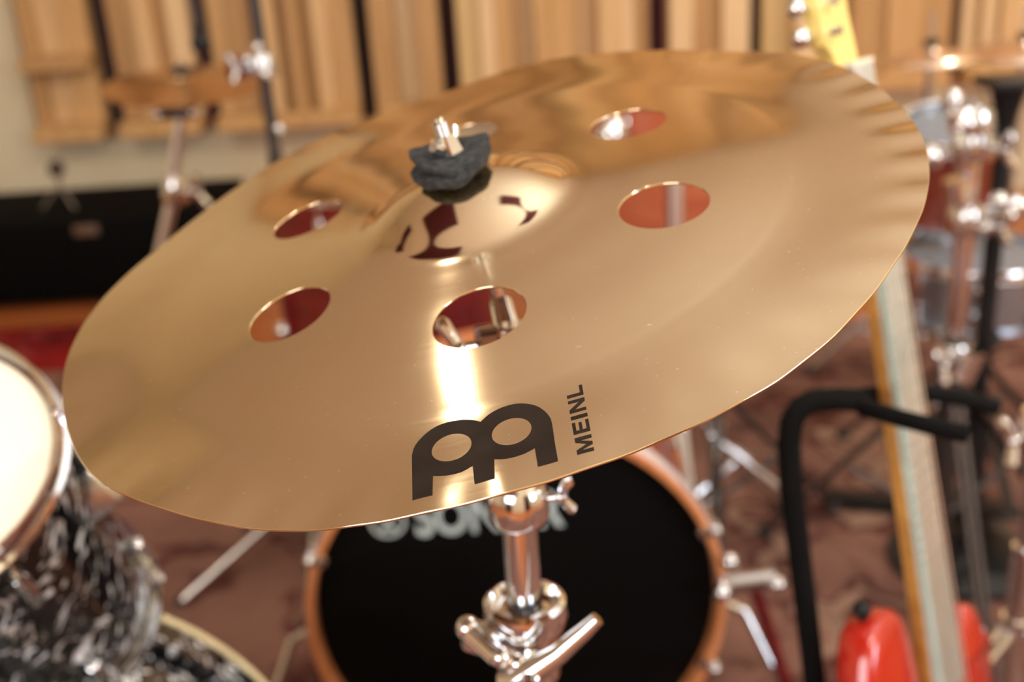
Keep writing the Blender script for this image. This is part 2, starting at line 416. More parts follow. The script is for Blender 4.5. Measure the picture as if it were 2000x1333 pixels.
# ------------------------------------------------------------------ rugs
t = MB().box((0.35, 1.22, 0.006), 3.6, 3.9, 0.012).build('rug', rug_material('mauve_patterned_rug', (0.19, 0.102, 0.080), (0.26, 0.17, 0.13), (0.085, 0.03, 0.026), 5.0), smooth=False)
tag(t, 'large faded mauve patterned rug under the drum kit and guitar', 'rug')
t = MB().box((-1.75, 3.0, 0.005), 1.0, 1.2, 0.010).build('rug', rug_material('deep_red_rug', (0.22, 0.010, 0.010), (0.34, 0.06, 0.05), (0.05, 0.004, 0.01), 9.0), smooth=False)
tag(t, 'small deep red patterned rug in front of the black case', 'rug')

# ------------------------------------------------------------------ the cymbal
RC = 0.2286
CC = RW @ Vector((-0.020082, -0.061311, 0.602047)) + CAM
ta, tb = 0.567533, -0.280490
n_l = Vector((sin(tb), -cos(ta) * cos(tb), -sin(ta) * cos(tb)))
u_l = Vector((0, 0, 1)).cross(n_l).normalized(); v_l = n_l.cross(u_l)
NW, UW, VW = RW @ n_l, RW @ u_l, RW @ v_l
CM = Matrix((UW, VW, NW)).transposed().to_4x4(); CM.translation = CC
CMI = CM.inverted()
PHI = 2.515849; RH = 0.1105; HR = 0.0221
HOLES = [(RH * cos(PHI + k * pi / 3), RH * sin(PHI + k * pi / 3)) for k in range(6)]
PR = np.array([0, .006, .014, .024, .034, .042, .048, .0525, .056, .060, .066, .075, .095, .11, .135, .155, .170, .174, .180, .200, .2150, .2286])
PH_ = np.array([.0325, .0323, .0316, .0293, .0256, .0215, .0178, .0152, .0138, .0130, .0124, .0116, .0101, .0088, .0066, .0044, .0028, .00245, .0021, .0016, .0012, .0007])
def _spline(xs, ys):
    n = len(xs); A = np.zeros((n, n)); r = np.zeros(n); h = np.diff(xs)
    A[0, 0] = A[-1, -1] = 1
    for i in range(1, n - 1):
        A[i, i - 1] = h[i - 1]; A[i, i] = 2 * (h[i - 1] + h[i]); A[i, i + 1] = h[i]
        r[i] = 6 * ((ys[i + 1] - ys[i]) / h[i] - (ys[i] - ys[i - 1]) / h[i - 1])
    return np.linalg.solve(A, r)
M2 = _spline(PR, PH_)
def prof(r):
    r = np.clip(r, 0, RC); i = np.clip(np.searchsorted(PR, r) - 1, 0, len(PR) - 2)
    h = PR[i + 1] - PR[i]; a = (PR[i + 1] - r) / h; b = (r - PR[i]) / h
    return a * PH_[i] + b * PH_[i + 1] + ((a ** 3 - a) * M2[i] + (b ** 3 - b) * M2[i + 1]) * h * h / 6
EC = [-8.9e-05, -0.000193, -3.5e-05, -0.000184, 1.9e-05, 0.000108, -3.2e-05, 0.000543, -0.000865, -0.000438, 0.000338, 0.000656, -2e-05,
      -0.00054, 0.001534, 0.000367, -3.6e-05, -0.000331, -0.000393, 6.3e-05, 0.000316, -3.3e-05, -0.000159, -0.000292, 9.8e-05]
def sstep(a, b, x):
    t = np.clip((x - a) / (b - a), 0, 1); return t * t * (3 - 2 * t)
def height(x, y):
    r = np.hypot(x, y); th = np.arctan2(y, x)
    e = EC[0] + sum(EC[2 * k - 1] * np.cos(k * th) + EC[2 * k] * np.sin(k * th) for k in range(1, 13))
    s = sstep(0.74 * RC, 1.02 * RC, r)
    fl = 0.00022 * np.cos(46 * th + 0.6 + 0.5 * np.sin(3 * th)) * sstep(0.87 * RC, 0.985 * RC, r) * (0.6 + 0.4 * np.cos(th + 0.5))
    return prof(r) + e * s + fl - 0.00006 * np.exp(-((r - 0.169) / 0.0035) ** 2)
def hnormal(x, y, d=2e-5):
    gx = (height(x + d, y) - height(x - d, y)) / (2 * d); gy = (height(x, y + d) - height(x, y - d)) / (2 * d)
    n = np.stack([-gx, -gy, np.ones_like(gx)], -1); return n / np.linalg.norm(n, axis=-1, keepdims=True)

def cdt_fill(outer, holes, grid, keep):
    """triangulate grid points together with closed loops; keep triangles whose centre passes keep()"""
    pts = []; edges = []
    for lp in [outer] + holes:
        s = len(pts); pts += lp; n = len(lp)
        edges += [(s + k, s + (k + 1) % n) for k in range(n)]
    nl = len(pts); pts += grid
    v, e, f, *_ = delaunay_2d_cdt([Vector(p) for p in pts], edges, [], 0, 1e-7)
    v = np.array([(a.x, a.y) for a in v]); f = np.array([t for t in f if len(t) == 3])
    c = v[f].mean(1); f = f[keep(c)]
    used = np.unique(f); remap = -np.ones(len(v), int); remap[used] = np.arange(len(used))
    return v[used], remap[f]

NT = 384
outer = [(RC * cos(2 * pi * k / NT), RC * sin(2 * pi * k / NT)) for k in range(NT)]
hl = [[(cx + HR * cos(2 * pi * k / 72), cy + HR * sin(2 * pi * k / 72)) for k in range(72)] for cx, cy in HOLES]
hl.append([(0.006 * cos(2 * pi * k / 24), 0.006 * sin(2 * pi * k / 24)) for k in range(24)])
HC = HOLES + [(0, 0)]; HRs = [HR] * 6 + [0.006]
grid = []
rads = list(np.arange(0.009, 0.07, 0.0014)) + list(np.arange(0.0705, 0.222, 0.0024)) + [0.2235, 0.2252, 0.2268, 0.2277]
for j, r in enumerate(rads):
    nt = 72 if r < 0.03 else 144 if r < .07 else NT if r > 0.15 else 192
    for k in range(nt):
        a = 2 * pi * (k + 0.5 * (j % 2)) / nt
        x, y = r * cos(a), r * sin(a)
        if all((x - cx) ** 2 + (y - cy) ** 2 > (hr + 0.0011) ** 2 for (cx, cy), hr in zip(HC, HRs)): grid.append((x, y))
def keep_c(c):
    ok = np.hypot(c[:, 0], c[:, 1]) < RC
    for (cx, cy), hr in zip(HC, HRs): ok &= np.hypot(c[:, 0] - cx, c[:, 1] - cy) > hr * 0.9990
    return ok
V2, T2 = cdt_fill(outer, hl, grid, keep_c)
TH = 0.0011
z = height(V2[:, 0], V2[:, 1]); nn = hnormal(V2[:, 0], V2[:, 1])
top = np.c_[V2, z]; bot = top - nn * TH
ar = (V2[T2[:, 1]] - V2[T2[:, 0]]); br_ = (V2[T2[:, 2]] - V2[T2[:, 0]])
flip = (ar[:, 0] * br_[:, 1] - ar[:, 1] * br_[:, 0]) < 0
T2[flip] = T2[flip][:, ::-1]
N = len(V2)
verts = [tuple(p) for p in top] + [tuple(p) for p in bot]
norms = [tuple(p) for p in nn] + [tuple(-p) for p in nn]
faces = [tuple(t) for t in T2] + [tuple(t[::-1] + N) for t in T2]
for lp, sgn, (cx, cy) in [(outer, 1, (0, 0))] + [(l, -1, c) for l, c in zip(hl, HC)]:
    n = len(lp); s = len(verts)
    L_ = np.array(lp); hz = height(L_[:, 0], L_[:, 1]); hn = hnormal(L_[:, 0], L_[:, 1])
    tp = np.c_[L_, hz]; bt = tp - hn * TH; md = (tp + bt) / 2
    d = np.c_[L_ - np.array([cx, cy]), np.zeros(n)]; d /= np.linalg.norm(d, axis=1, keepdims=True)
    md = md + d * sgn * 0.0003
    for a, dd in ((tp, hn * .7 + d * sgn * .7), (md, d * sgn), (bt, -hn * .7 + d * sgn * .7)):
        verts += [tuple(p) for p in a]; norms += [tuple(p) for p in dd]
    for lay in (0, 1):
        for k in range(n):
            q = (s + lay * n + k, s + (lay + 1) * n + k, s + (lay + 1) * n + (k + 1) % n, s + lay * n + (k + 1) % n)
            faces.append(q if sgn > 0 else q[::-1])
me = bpy.data.meshes.new('crash_cymbal'); me.from_pydata(verts, [], faces)
me.materials.append(BRONZE); me.materials.append(BELLBRONZE)
cen = V2[T2].mean(1); bell = np.hypot(cen[:, 0], cen[:, 1]) < 0.0555
mi = np.zeros(len(faces), int); mi[:len(T2)][bell] = 1
me.polygons.foreach_set('material_index', mi)
me.polygons.foreach_set('use_smooth', [True] * len(faces))
me.normals_split_custom_set_from_vertices(norms)
cymbal = bpy.data.objects.new('crash_cymbal', me); col.objects.link(cymbal)
cymbal.matrix_world = CM
tag(cymbal, 'large bronze cymbal with six round holes, wavy rim and dark printed logo, in front', 'cymbal')

def on_cymbal(px, py):
    """where the line of sight through a point of the photograph meets the cymbal (local x, y)"""
    d = CMI.to_3x3() @ ray(px, py); o = CMI @ CAM; zc = 0.003
    for _ in range(12):
        t = (zc - o.z) / d.z; x, y = o.x + d.x * t, o.y + d.y * t
        zc = float(height(np.array(x), np.array(y)))
    return x, y

def inside(poly, c):
    x, y = c[:, 0], c[:, 1]; r = np.zeros(len(c), bool); n = len(poly)
    for i in range(n):
        x1, y1 = poly[i]; x2, y2 = poly[(i + 1) % n]
        cr = ((y1 > y) != (y2 > y)) & (x < (x2 - x1) * (y - y1) / (y2 - y1 + 1e-15) + x1); r ^= cr
    return r

def decal(name, shapes, material, label=None):
    allv, allf, alln = [], [], []
    for outer_, holes_ in shapes:
        P = [on_cymbal(*p) for p in outer_]; Hs = [[on_cymbal(*p) for p in h] for h in holes_]
        xs = [p[0] for p in P]; ys = [p[1] for p in P]; st = 0.0016
        g = [(x, y) for x in np.arange(min(xs), max(xs), st) for y in np.arange(min(ys), max(ys), st)]
        ga = np.array(g) if g else np.zeros((0, 2)); ok = inside(P, ga)
        for h in Hs: ok &= ~inside(h, ga)
        g = [tuple(p) for p in ga[ok]]
        def kp(c):
            k = inside(P, c)
            for h in Hs: k &= ~inside(h, c)
            return k
        v, f = cdt_fill(P, Hs, g, kp)
        a = v[f[:, 1]] - v[f[:, 0]]; b = v[f[:, 2]] - v[f[:, 0]]; fl = (a[:, 0] * b[:, 1] - a[:, 1] * b[:, 0]) < 0
        f[fl] = f[fl][:, ::-1]
        nrm = hnormal(v[:, 0], v[:, 1]); p3 = np.c_[v, height(v[:, 0], v[:, 1])] + nrm * 0.00006
        s = len(allv); allv += [tuple(p) for p in p3]; alln += [tuple(p) for p in nrm]; allf += [tuple(t + s) for t in f]
    me = bpy.data.meshes.new(name); me.from_pydata(allv, [], allf); me.materials.append(material)
    me.polygons.foreach_set('use_smooth', [True] * len(allf)); me.normals_split_custom_set_from_vertices(alln)
    o = bpy.data.objects.new(name, me); col.objects.link(o); o.parent = cymbal
    if label: o['label'] = label
    return o

PRINT = mat('dark_brown_print', (0.016, 0.011, 0.009), 0.6, spec=0.05, noise=(60, (0.022, 0.016, 0.013), (1, 1, 1)))
def crv(pts, n=6):
    """Catmull-Rom through pts (open)"""
    out = []
    for i in range(len(pts) - 1):
        p0 = pts[max(i - 1, 0)]; p1 = pts[i]; p2 = pts[i + 1]; p3 = pts[min(i + 2, len(pts) - 1)]
        for k in range(n):
            t = k / n
            out.append(tuple(0.5 * ((2 * p1[j]) + (-p0[j] + p2[j]) * t + (2 * p0[j] - 5 * p1[j] + 4 * p2[j] - p3[j]) * t * t + (-p0[j] + 3 * p1[j] - 3 * p2[j] + p3[j]) * t ** 3) for j in (0, 1)))
    return out
Z = lambda q: [(750 + x / 4, 700 + y / 4) for x, y in q]
body = ([(222, 1112)] + crv([(218, 760), (240, 690), (300, 615), (390, 545), (500, 500), (610, 482), (690, 484), (755, 498)]) +
        crv([(755, 498), (820, 440), (900, 395), (1000, 362), (1090, 355), (1180, 370), (1250, 410), (1295, 460), (1312, 505)]) +
        [(1312, 505), (1360, 805), (1202, 850)] +
        crv([(1178, 704), (1100, 745), (1010, 775), (930, 789), (862, 790)]) + [(862, 790), (867, 942), (708, 987)] +
        crv([(692, 842), (610, 888), (520, 913), (440, 920), (383, 920)]) + [(383, 920), (379, 1073)])
def ell(cx, cy, a, b, deg, n=40):
    q = radians(deg)
    return [(cx + a * cos(t) * cos(q) - b * sin(t) * sin(q), cy + a * cos(t) * sin(q) + b * sin(t) * cos(q)) for t in [2 * pi * k / n for k in range(n)]]
decal('printed_logo', [(Z(body), [Z(ell(528, 699, 162, 100, -20)), Z(ell(997, 574, 160, 100, -18))])], PRINT, 'dark brown twin-arch maker mark printed on the rim')
def tq(s, c):                                # s along the word (0..1), c 0 = baseline, 1 = cap height
    bx = 1160.75 + (1137.5 - 1160.75) * s; by = 880.5 + (757 - 880.5) * s
    cx = 1127.5 + (1105.5 - 1127.5) * s; cy = 889.5 + (766 - 889.5) * s
    return (bx + (cx - bx) * c, by + (cy - by) * c)
def glyph(poly, s0, s1): return ([tq(s0 + (s1 - s0) * a, b) for a, b in poly], [])
GM = [(0, 0), (0, 1), (.27, 1), (.5, .36), (.73, 1), (1, 1), (1, 0), (.79, 0), (.79, .70), (.585, 0), (.415, 0), (.21, .70), (.21, 0)]
GE = [(0, 0), (0, 1), (.97, 1), (.97, .80), (.28, .80), (.28, .61), (.90, .61), (.90, .42), (.28, .42), (.28, .20), (1, .20), (1, 0)]
GI = [(0, 0), (0, 1), (1, 1), (1, 0)]
GN = [(0, 0), (0, 1), (.27, 1), (.77, .34), (.77, 1), (1, 1), (1, 0), (.74, 0), (.23, .67), (.23, 0)]
GL = [(0, 0), (0, 1), (.30, 1), (.30, .20), (1, .20), (1, 0)]
decal('printed_lettering', [glyph(GM, 0, .262), glyph(GE, .315, .505), glyph(GI, .545, .60), glyph(GN, .65, .845), glyph(GL, .888, 1.045)], PRINT,
      'small dark word MEINL printed beside the logo')

# ------------------------------------------------------------------ stand builders
def tripod(t, base, spread, h_hub, ang0, material=CHROME, r=0.007, foot=True, h_low=None):
    bx, by = base.x, base.y
    h_low = h_low or h_hub * 0.33
    MB().lathe([(0.012, -.03), (0.02, -.03), (0.02, .02), (0.012, .02)], (bx, by, h_hub), (0, 0, 1), n=20, closed=True).build('leg_collar', material, t)
    for k in range(3):
        a = ang0 + k * 2 * pi / 3; d = Vector((cos(a), sin(a), 0)); s = Vector((-sin(a), cos(a), 0))
        b = MB()
        for q in (-1, 1):
            b.tube(Vector((bx, by, h_hub)) + d * .018 + s * .008 * q, Vector((bx, by, 0.028)) + d * spread + s * .006 * q, r * .6, n=8)
        b.tube(Vector((bx, by, h_hub)) + d * .018 - s * .012, Vector((bx, by, h_hub)) + d * .018 + s * .012, .005, n=8)
        b.build('leg', material, t)
        MB().tube(Vector((bx, by, h_low)), Vector((bx, by, 0)) + d * spread * .52 + Vector((0, 0, h_hub * .50)), r * .55, n=8).build('brace', material, t)
        MB().lathe([(0.006, .034), (0.013, .030), (0.016, .016), (0.014, .013), (0.001, .013)], Vector((bx, by, 0)) + d * (spread + .004), (0, 0, 1), n=14).build('rubber_foot', RUBBER, t)

def wing_screw(b, p, d, s=1.0, up=Vector((0, 0, 1))):
    """wing bolt sticking out of p along d"""
    d = d.normalized(); side = d.cross(up).normalized()
    b.tube(p, p + d * .018 * s, .0045 * s, n=12)
    b.ball(p + d * .021 * s, .007 * s, 12)
    for q in (-1, 1):
        w_ = (up * .9 + side * .3) * q
        b.path([p + d * .020 * s, p + d * .024 * s + w_ * .010 * s, p + d * .030 * s + w_ * .022 * s, p + d * .031 * s + w_ * .027 * s],
               [.0045 * s, .0055 * s, .0065 * s, .0035 * s], n=10)

def clamp(t, p, ax, r, d, s=1.0, material=CHROME):
    ax = ax.normalized()
    c = MB().lathe([(r, -.018 * s), (r + .007 * s, -.018 * s), (r + .009 * s, -.012 * s), (r + .009 * s, .012 * s), (r + .006 * s, .018 * s), (r, .018 * s)], p, ax, n=28, closed=True)
    side = d.normalized()
    c.box(p + side * (r + .010 * s), .016 * s, .012 * s, .030 * s, rot=side.to_track_quat('Y', 'Z').to_matrix(), bev=.002 * s)
    o = c.build('tube_clamp', material, t)
    b = MB(); wing_screw(b, p + side * (r + .012 * s), side, s)
    b.build('wing_screw', material, o)
    return o

# --- the stand carrying the big cymbal
def cw(s, dx=0, dy=0): return CM @ Vector((dx, dy, s))
axis_pt = PD(1013, 1000, 0.66)
SX, SY = axis_pt.x, axis_pt.y
st = thing('cymbal_stand', (SX, SY, 0), 'chrome stand tube with clamps, holding the large holed cymbal', 'stand')
tilt_p = cw(-0.050)
top_z = tilt_p.z - 0.03
UPZ = axis_pt.z
clamp_z = PD(1016, 1215, 0.70).z
MB().tube((SX, SY, clamp_z - .05), (SX, SY, top_z), .0105, n=32).build('upper_tube', CHROME, st)
MB().tube((SX, SY, .10), (SX, SY, clamp_z), .0158, n=32).build('lower_tube', CHROME, st)
# collar with memory lock just under the rim
zc = PD(1013, 985, 0.655).z
o = MB().lathe([(.0106, -.012), (.0165, -.012), (.0185, -.008), (.0185, .006), (.016, .012), (.0106, .012)], (SX, SY, zc), (0, 0, 1), n=32, closed=True).build('memory_collar', CHROME, st)
b = MB(); dd = Vector((0.95, -.25, .2)).normalized(); wing_screw(b, Vector((SX, SY, zc)) + dd * .015, dd, .55); b.build('wing_screw', CHROME, o)
# big clamp with its wing bolt
pc = Vector((SX, SY, clamp_z))
o = MB().lathe([(.0112, .018), (.0185, .017), (.0215, .024), (.0250, .022), (.0258, .012), (.0235, .004), (.0200, -.004), (.0195, -.030), (.0162, -.034), (.0112, -.034)], pc, (0, 0, 1), n=40, closed=True).build('tube_clamp', CHROME, st)
b = MB()
b.box(pc + Vector((-.024, -.012, .004)), .030, .016, .018, rot=Matrix.Rotation(radians(25), 3, 'Y'), bev=.005)
b.tube(pc + Vector((-.034, -.012, .012)), pc + Vector((-.018, -.028, .004)), .0065, n=14)
b.tube(pc + Vector((-.018, -.028, .004)), pc + Vector((.002, -.030, -.004)), .0060, n=14)
b.ball(pc + Vector((-.035, -.011, .013)), .0075, 14); b.ball(pc + Vector((-.016, -.029, .004)), .0065, 14); b.ball(pc + Vector((-.006, -.031, .000)), .0065, 14)
b.build('clamp_ear', CHROME, o)
b = MB()
p0 = pc + Vector((.000, -.034, -.004))
b.path([p0 + Vector((-.018, 0, -.006)), p0 + Vector((-.008, -.001, -.004)), p0 + Vector((.004, -.002, .003)), p0 + Vector((.018, -.003, .014)), p0 + Vector((.034, -.003, .029)), p0 + Vector((.041, -.003, .036))],
       [.005, .0085, .0080, .0062, .0050, .0042], n=16)
b.tube(p0 + Vector((.002, .010, .002)), p0 + Vector((0, -.012, -.002)), .007, n=16)
b.build('wing_bolt', CHROME, o)
for z_ in (.55,):
    clamp(st, Vector((SX, SY, z_)), Vector((0, 0, 1)), .0162, Vector((.8, -.5, 0)), 1.2)
tripod(st, Vector((SX, SY, 0)), .30, .36, radians(100), r=.009)
# tilter and threaded stem
b = MB()
b.tube((SX, SY, top_z - .012), (SX, SY, top_z + .004), .0125, n=24)
b.box((SX, SY, top_z + .012), .012, .022, .022, bev=.003)
b.path([(SX, SY, top_z + .012), (SX, SY, top_z + .022), tilt_p], [.008, .0075, .0068], n=16)
bx_ = Vector((SX, SY, top_z + .014))
b.tube(bx_ + Vector((-.016, -.004, 0)), bx_ + Vector((.016, .004, 0)), .0095, n=24)
b.build('tilter', CHROME, st)
b = MB(); wing_screw(b, bx_ + Vector((-.014, -.006, 0)), Vector((-.9, -.5, .1)), .7); b.build('wing_screw', CHROME, st)
MB().tube(cw(-.052), cw(.060), .0033, n=16).build('stem', CHROME, st)
b = MB()
for k in range(10): b.lathe([(.0033, 0), (.0040, .0006), (.0033, .0012)], cw(.0490 + k * .0012), NW, n=14)
b.tube(cw(.0600), cw(.0640), .0027, n=14)
b.build('screw_thread', CHROME, st)
MB().lathe([(.0045, 0), (.012, 0), (.0135, .002), (.0135, .007), (.012, .009), (.0045, .009)], cw(.0215), NW, n=32, closed=True).build('felt_washer', FELT, st)
MB().lathe([(.0033, 0), (.0105, 0), (.0105, .002), (.0033, .002)], cw(.0193), NW, n=24, closed=True).build('cup_washer', CHROME, st)
# top: bent felts and a wing nut
def felt(c, ax, r, h, fold, name='felt_washer'):
    b = MB(); ax = ax.normalized(); e1 = (UW - ax * UW.dot(ax)).normalized(); e2 = ax.cross(e1)
    rings = []
    prof_ = [(.25, 0), (.6, 0), (.92, .04), (1, .25), (1, .75), (.92, .96), (.6, 1), (.25, 1)]
    n = 48
    for pr, ph in prof_:
        rg = []
        for k in range(n):
            a = 2 * pi * k / n; rr = r * pr * (1 + .05 * sin(3 * a + fold) + .03 * sin(7 * a))
            x, y = rr * cos(a), rr * sin(a)
            zz = h * ph + fold * (x * x) / r * .9 + .0008 * sin(5 * a)
            rg.append(b.bm.verts.new(c + e1 * x + e2 * y + ax * zz))
        rings.append(rg)
    for p_, q_ in zip(rings, rings[1:] + rings[:1]): b._bridge(p_, q_)
    return b.build(name, FELT, st, angle=60)
felt(cw(.0330), (NW - UW * .10).normalized(), .0215, .0075, 0.06)
felt(cw(.0390), (NW + UW * .12 - VW * .05).normalized(), .0205, .0050, 0.20)
b = MB()
b.lathe([(.0036, 0), (.0078, 0), (.0070, .004), (.0060, .0105), (.0036, .0105)], cw(.0440), NW, n=6, closed=True)
for q in (-1, 1):
    dq = (VW * .8 + UW * .6) * q
    b.path([cw(.047) + dq * .003, cw(.049) + dq * .008, cw(.053) + dq * .0115], [.003, .0034, .0026], n=12)
b.build('wing_nut', CHROME, st)

# ------------------------------------------------------------------ drums
def drum(name, O, ax, R, depth, shell, label, nl=6, hoopm=CHROME, headm=CREAMHEAD, group=None, wood=False, botm=CREAMHEAD, e1=None, lugs=True, hoopw=0.014, parent_loc=None, shellname='shell'):
    O = Vector(O); ax = Vector(ax).normalized()
    e1 = Vector(e1) if e1 is not None else ax.orthogonal(); e1 = (e1 - ax * e1.dot(ax)).normalized(); e2 = ax.cross(e1)
    t = thing(name, O - ax * depth, label, 'drum', group)
    MB().lathe([(R - .006, -.004), (R, -.006), (R, -depth + .006), (R - .006, -depth + .004)], O, ax, n=72, closed=True, e1=e1).build(shellname, shell, t)
    for k, (z0, s, hm, nm) in enumerate(((0, 1, headm, 'drumhead'), (-depth, -1, botm, 'drumhead'))):
        b = MB()
        b.lathe([(.0005, 0), (R * .5, 0), (R - .010, 0), (R - .001, -.0015 * s), (R + .001, -.008 * s), (R + .0005, -.009 * s), (R - .008, -.003 * s), (.0005, -.002 * s)], O + ax * z0, ax, n=72, e1=e1)
        hd = b.build(nm, hm, t)
        if k == 0: head0 = hd
        if not wood:
            b = MB()
            b.lathe([(R + .0035, .011 * s), (R + .0065, .013 * s), (R + .0085, .010 * s), (R + .0085, -.006 * s), (R + .0120, -.008 * s), (R + .0120, -.011 * s), (R + .0030, -.011 * s)],
                    O + ax * z0, ax, n=72, closed=True, e1=e1)
        else:
            b = MB()
            b.lathe([(R + .002, .022 * s), (R + .004, .0245 * s), (R + .012, .0245 * s), (R + .014, .022 * s), (R + .014, -.016 * s), (R + .002, -.016 * s)], O + ax * z0, ax, n=96, closed=True, e1=e1)
        b.build('hoop', hoopm, t)
    if lugs:
        for k in range(nl):
            a = 2 * pi * (k + .5) / nl; d = e1 * cos(a) + e2 * sin(a)
            rot = Matrix((d, ax.cross(d), ax)).transposed()
            for s, z0 in ((1, 0), (-1, -depth)):
                ll = min(.05, depth * .3)
                zc_ = z0 - s * min(.06, depth * .28)
                lg = MB().box(O + ax * zc_ + d * (R + .007), .014, .014, ll, rot=rot, bev=.004)
                lg.tube(O + ax * (zc_ + s * ll * .45) + d * (R + .009), O + ax * (zc_ + s * ll * .62) + d * (R + .009), .0055, n=12)
                lo = lg.build('lug', CHROME, t)
                ro = R + (.009 if not wood else .019)
                b = MB().tube(O + ax * (zc_ + s * ll * .5) + d * ro, O + ax * (z0 + s * (.004 if not wood else .018)) + d * ro, .0027, n=8)
                b.box(O + ax * (z0 + s * (.008 if not wood else .024)) + d * ro, .009, .009, .010, rot=rot, bev=.002)
                if wood:
                    b.box(O + ax * (z0 + s * .020) + d * (R + .010), .030, .018, .010, rot=rot, bev=.003)
                    b.ball(O + ax * (z0 + s * .028) + d * ro, .0075, 10)
                b.build('tension_rod' if not wood else 'claw_hook', CHROME, lo)
    return t, head0, e1, e2

# near tom, lower left
TD = 0.90
Oc = PD(-192, 915, TD)
vv = (Vector(((-172 - 1000) / F, (925 - 666.5) / F, 1))).normalized()
im = Vector((-.66, -.75, 0)); im = (im - vv * im.dot(vv)).normalized()
nt_ = RW @ (-vv * .78 + im * .63)
Rt = 315 / F * TD - .012
drum('tom_drum', Oc, nt_, Rt, .32, PEARL, 'black and white swirl pearl tom with cream head, lower left corner', nl=6)
# its mount: grey arm towards the bass drum below
# bass drum of the same kit, only its top hoop shows under the tom
bc = PD(90, 1631, 1.25)
bax = Vector((-.10, 1, .0)).normalized()
t_bass, *_ = drum('bass_drum', bc, bax, .280, .30, PEARL, 'swirl pearl bass drum with cream-edged hoop, cut off below the near tom', nl=8, hoopm=PEARL, wood=True, botm=CREAMHEAD)
e_ = (Vector((0, 0, 1)) - bax * bax.z).normalized()
MB().lathe([(.283, .0246), (.283, .0300), (.2955, .0300), (.2955, .0205), (.2940, .0205), (.2940, .0246)], bc, bax, n=96, closed=True).build('hoop_edge', CREAMEDGE, t_bass)
arm_top = Oc - nt_ * .10 + (RW @ Vector((.70, -.25, .65))).normalized() * (Rt + .012)
b = MB()
b.box(PD(172, 968, 1.00), .055, .03, .042, rot=Matrix.Rotation(radians(-35), 3, 'Y'), bev=.006)
mt = thing('tom_mount', PD(172, 968, 1.00), 'grey metal tom mounting bracket beside the near pearl tom', 'bracket')
b.build('bracket', DULLCHROME, mt)
MB().path([PD(172, 968, 1.00), PD(150, 1010, 1.10), Vector((PD(150, 1100, 1.2).x, PD(150, 1100, 1.2).y, .66)), Vector((bc.x, bc.y + .2, bc.z + .282))], .010, n=16).build('mounting_arm', CHROME, mt)

# black-headed bass drum in the middle
BD = 1.585
bo = PD(1010, 1183, BD)
bax2 = Vector((.02, -1, .0)).normalized()
tb_, head_b, be1, be2 = drum('bass_drum', bo, bax2, .279, .32, DEEPRED, 'large bass drum with black front head and amber hoop, behind the stand', nl=8, hoopm=HOOPWOOD, headm=BLACKHEAD, wood=True, e1=(1, 0, 0))
for s in (-1, 1):
    MB().path([bo - bax2 * .10 + Vector((s * .27, 0, -.07)), bo - bax2 * .08 + Vector((s * .34, 0, -.09)), Vector((bo.x + s * .43, bo.y + .02, .03))], [.012, .007, .006], n=12).build('spur', CHROME, tb_)
    MB().ball(Vector((bo.x + s * .433, bo.y + .018, .026)), .013, 12).build('rubber_foot', RUBBER, tb_)
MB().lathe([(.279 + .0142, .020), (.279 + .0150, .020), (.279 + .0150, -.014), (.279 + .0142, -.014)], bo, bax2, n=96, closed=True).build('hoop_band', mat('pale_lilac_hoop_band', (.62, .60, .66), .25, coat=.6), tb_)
# lettering on its head
def text_mesh(s, size):
    cu = bpy.data.curves.new('t', 'FONT'); cu.body = s; cu.size = size; cu.extrude = 0.0003; cu.offset = size * .022; cu.align_x = 'LEFT'
    ob = bpy.data.objects.new('t', cu); col.objects.link(ob)
    bpy.context.view_layer.update()
    dg = bpy.context.evaluated_depsgraph_get(); me = bpy.data.meshes.new_from_object(ob.evaluated_get(dg))
    col.objects.unlink(ob); bpy.data.objects.remove(ob)
    return me
hx = Vector((1, 0, 0)); hx = (hx - bax2 * hx.dot(bax2)).normalized(); hz_ = -(bax2.cross(hx)); hz_ = hz_ if hz_.z > 0 else -hz_
def head_pt(px, py):
    r = ray(px, py); tt = (bo + bax2 * .0012 - CAM).dot(bax2) / r.dot(bax2); return CAM + r * tt
pl, prr = head_pt(814, 1050), head_pt(1102, 1050)
me = text_mesh('SONOR', .085)
xs = [v.co.x for v in me.vertices]; ys = [v.co.y for v in me.vertices]
hgt = (head_pt(1075, 978) - head_pt(1075, 1050)).length
sx = (prr - pl).length / (max(xs) - min(xs)); sy = hgt / (max(ys) - min(ys))
o = bpy.data.objects.new('drum_lettering', me); me.materials.append(LETTERWHITE); col.objects.link(o); o.parent = tb_
org = pl - root_loc(tb_)
for v in me.vertices:
    c = v.co.copy(); v.co = org + hx * (c.x - min(xs)) * sx + hz_ * (c.y - min(ys)) * sy + bax2 * (c.z)
o['label'] = 'pale grey SONOR lettering on the black head'
b = MB()
q = head_pt(757, 1020)
mtx = Matrix((hx, hz_, bax2)).transposed().to_4x4(); mtx.translation = q
b.lathe([(.020, 0), (.0245, 0), (.0245, .0005), (.020, .0005)], q, bax2, n=36, closed=True)
for sg in (-1, 1):
    b.prism([(-.003, -.018), (.003, -.018), (.003, .008), (-.003, .008)], mtx @ Matrix.Rotation(radians(32 * sg), 4, 'Z'), 0, .0005)
    b.prism([(cos(a) * .006, .012 + sin(a) * .006) for a in [2 * pi * k / 16 for k in range(16)]], mtx @ Matrix.Rotation(radians(32 * sg), 4, 'Z'), 0, .0006)
o = b.build('drum_emblem', LETTERWHITE, tb_, smooth=False)

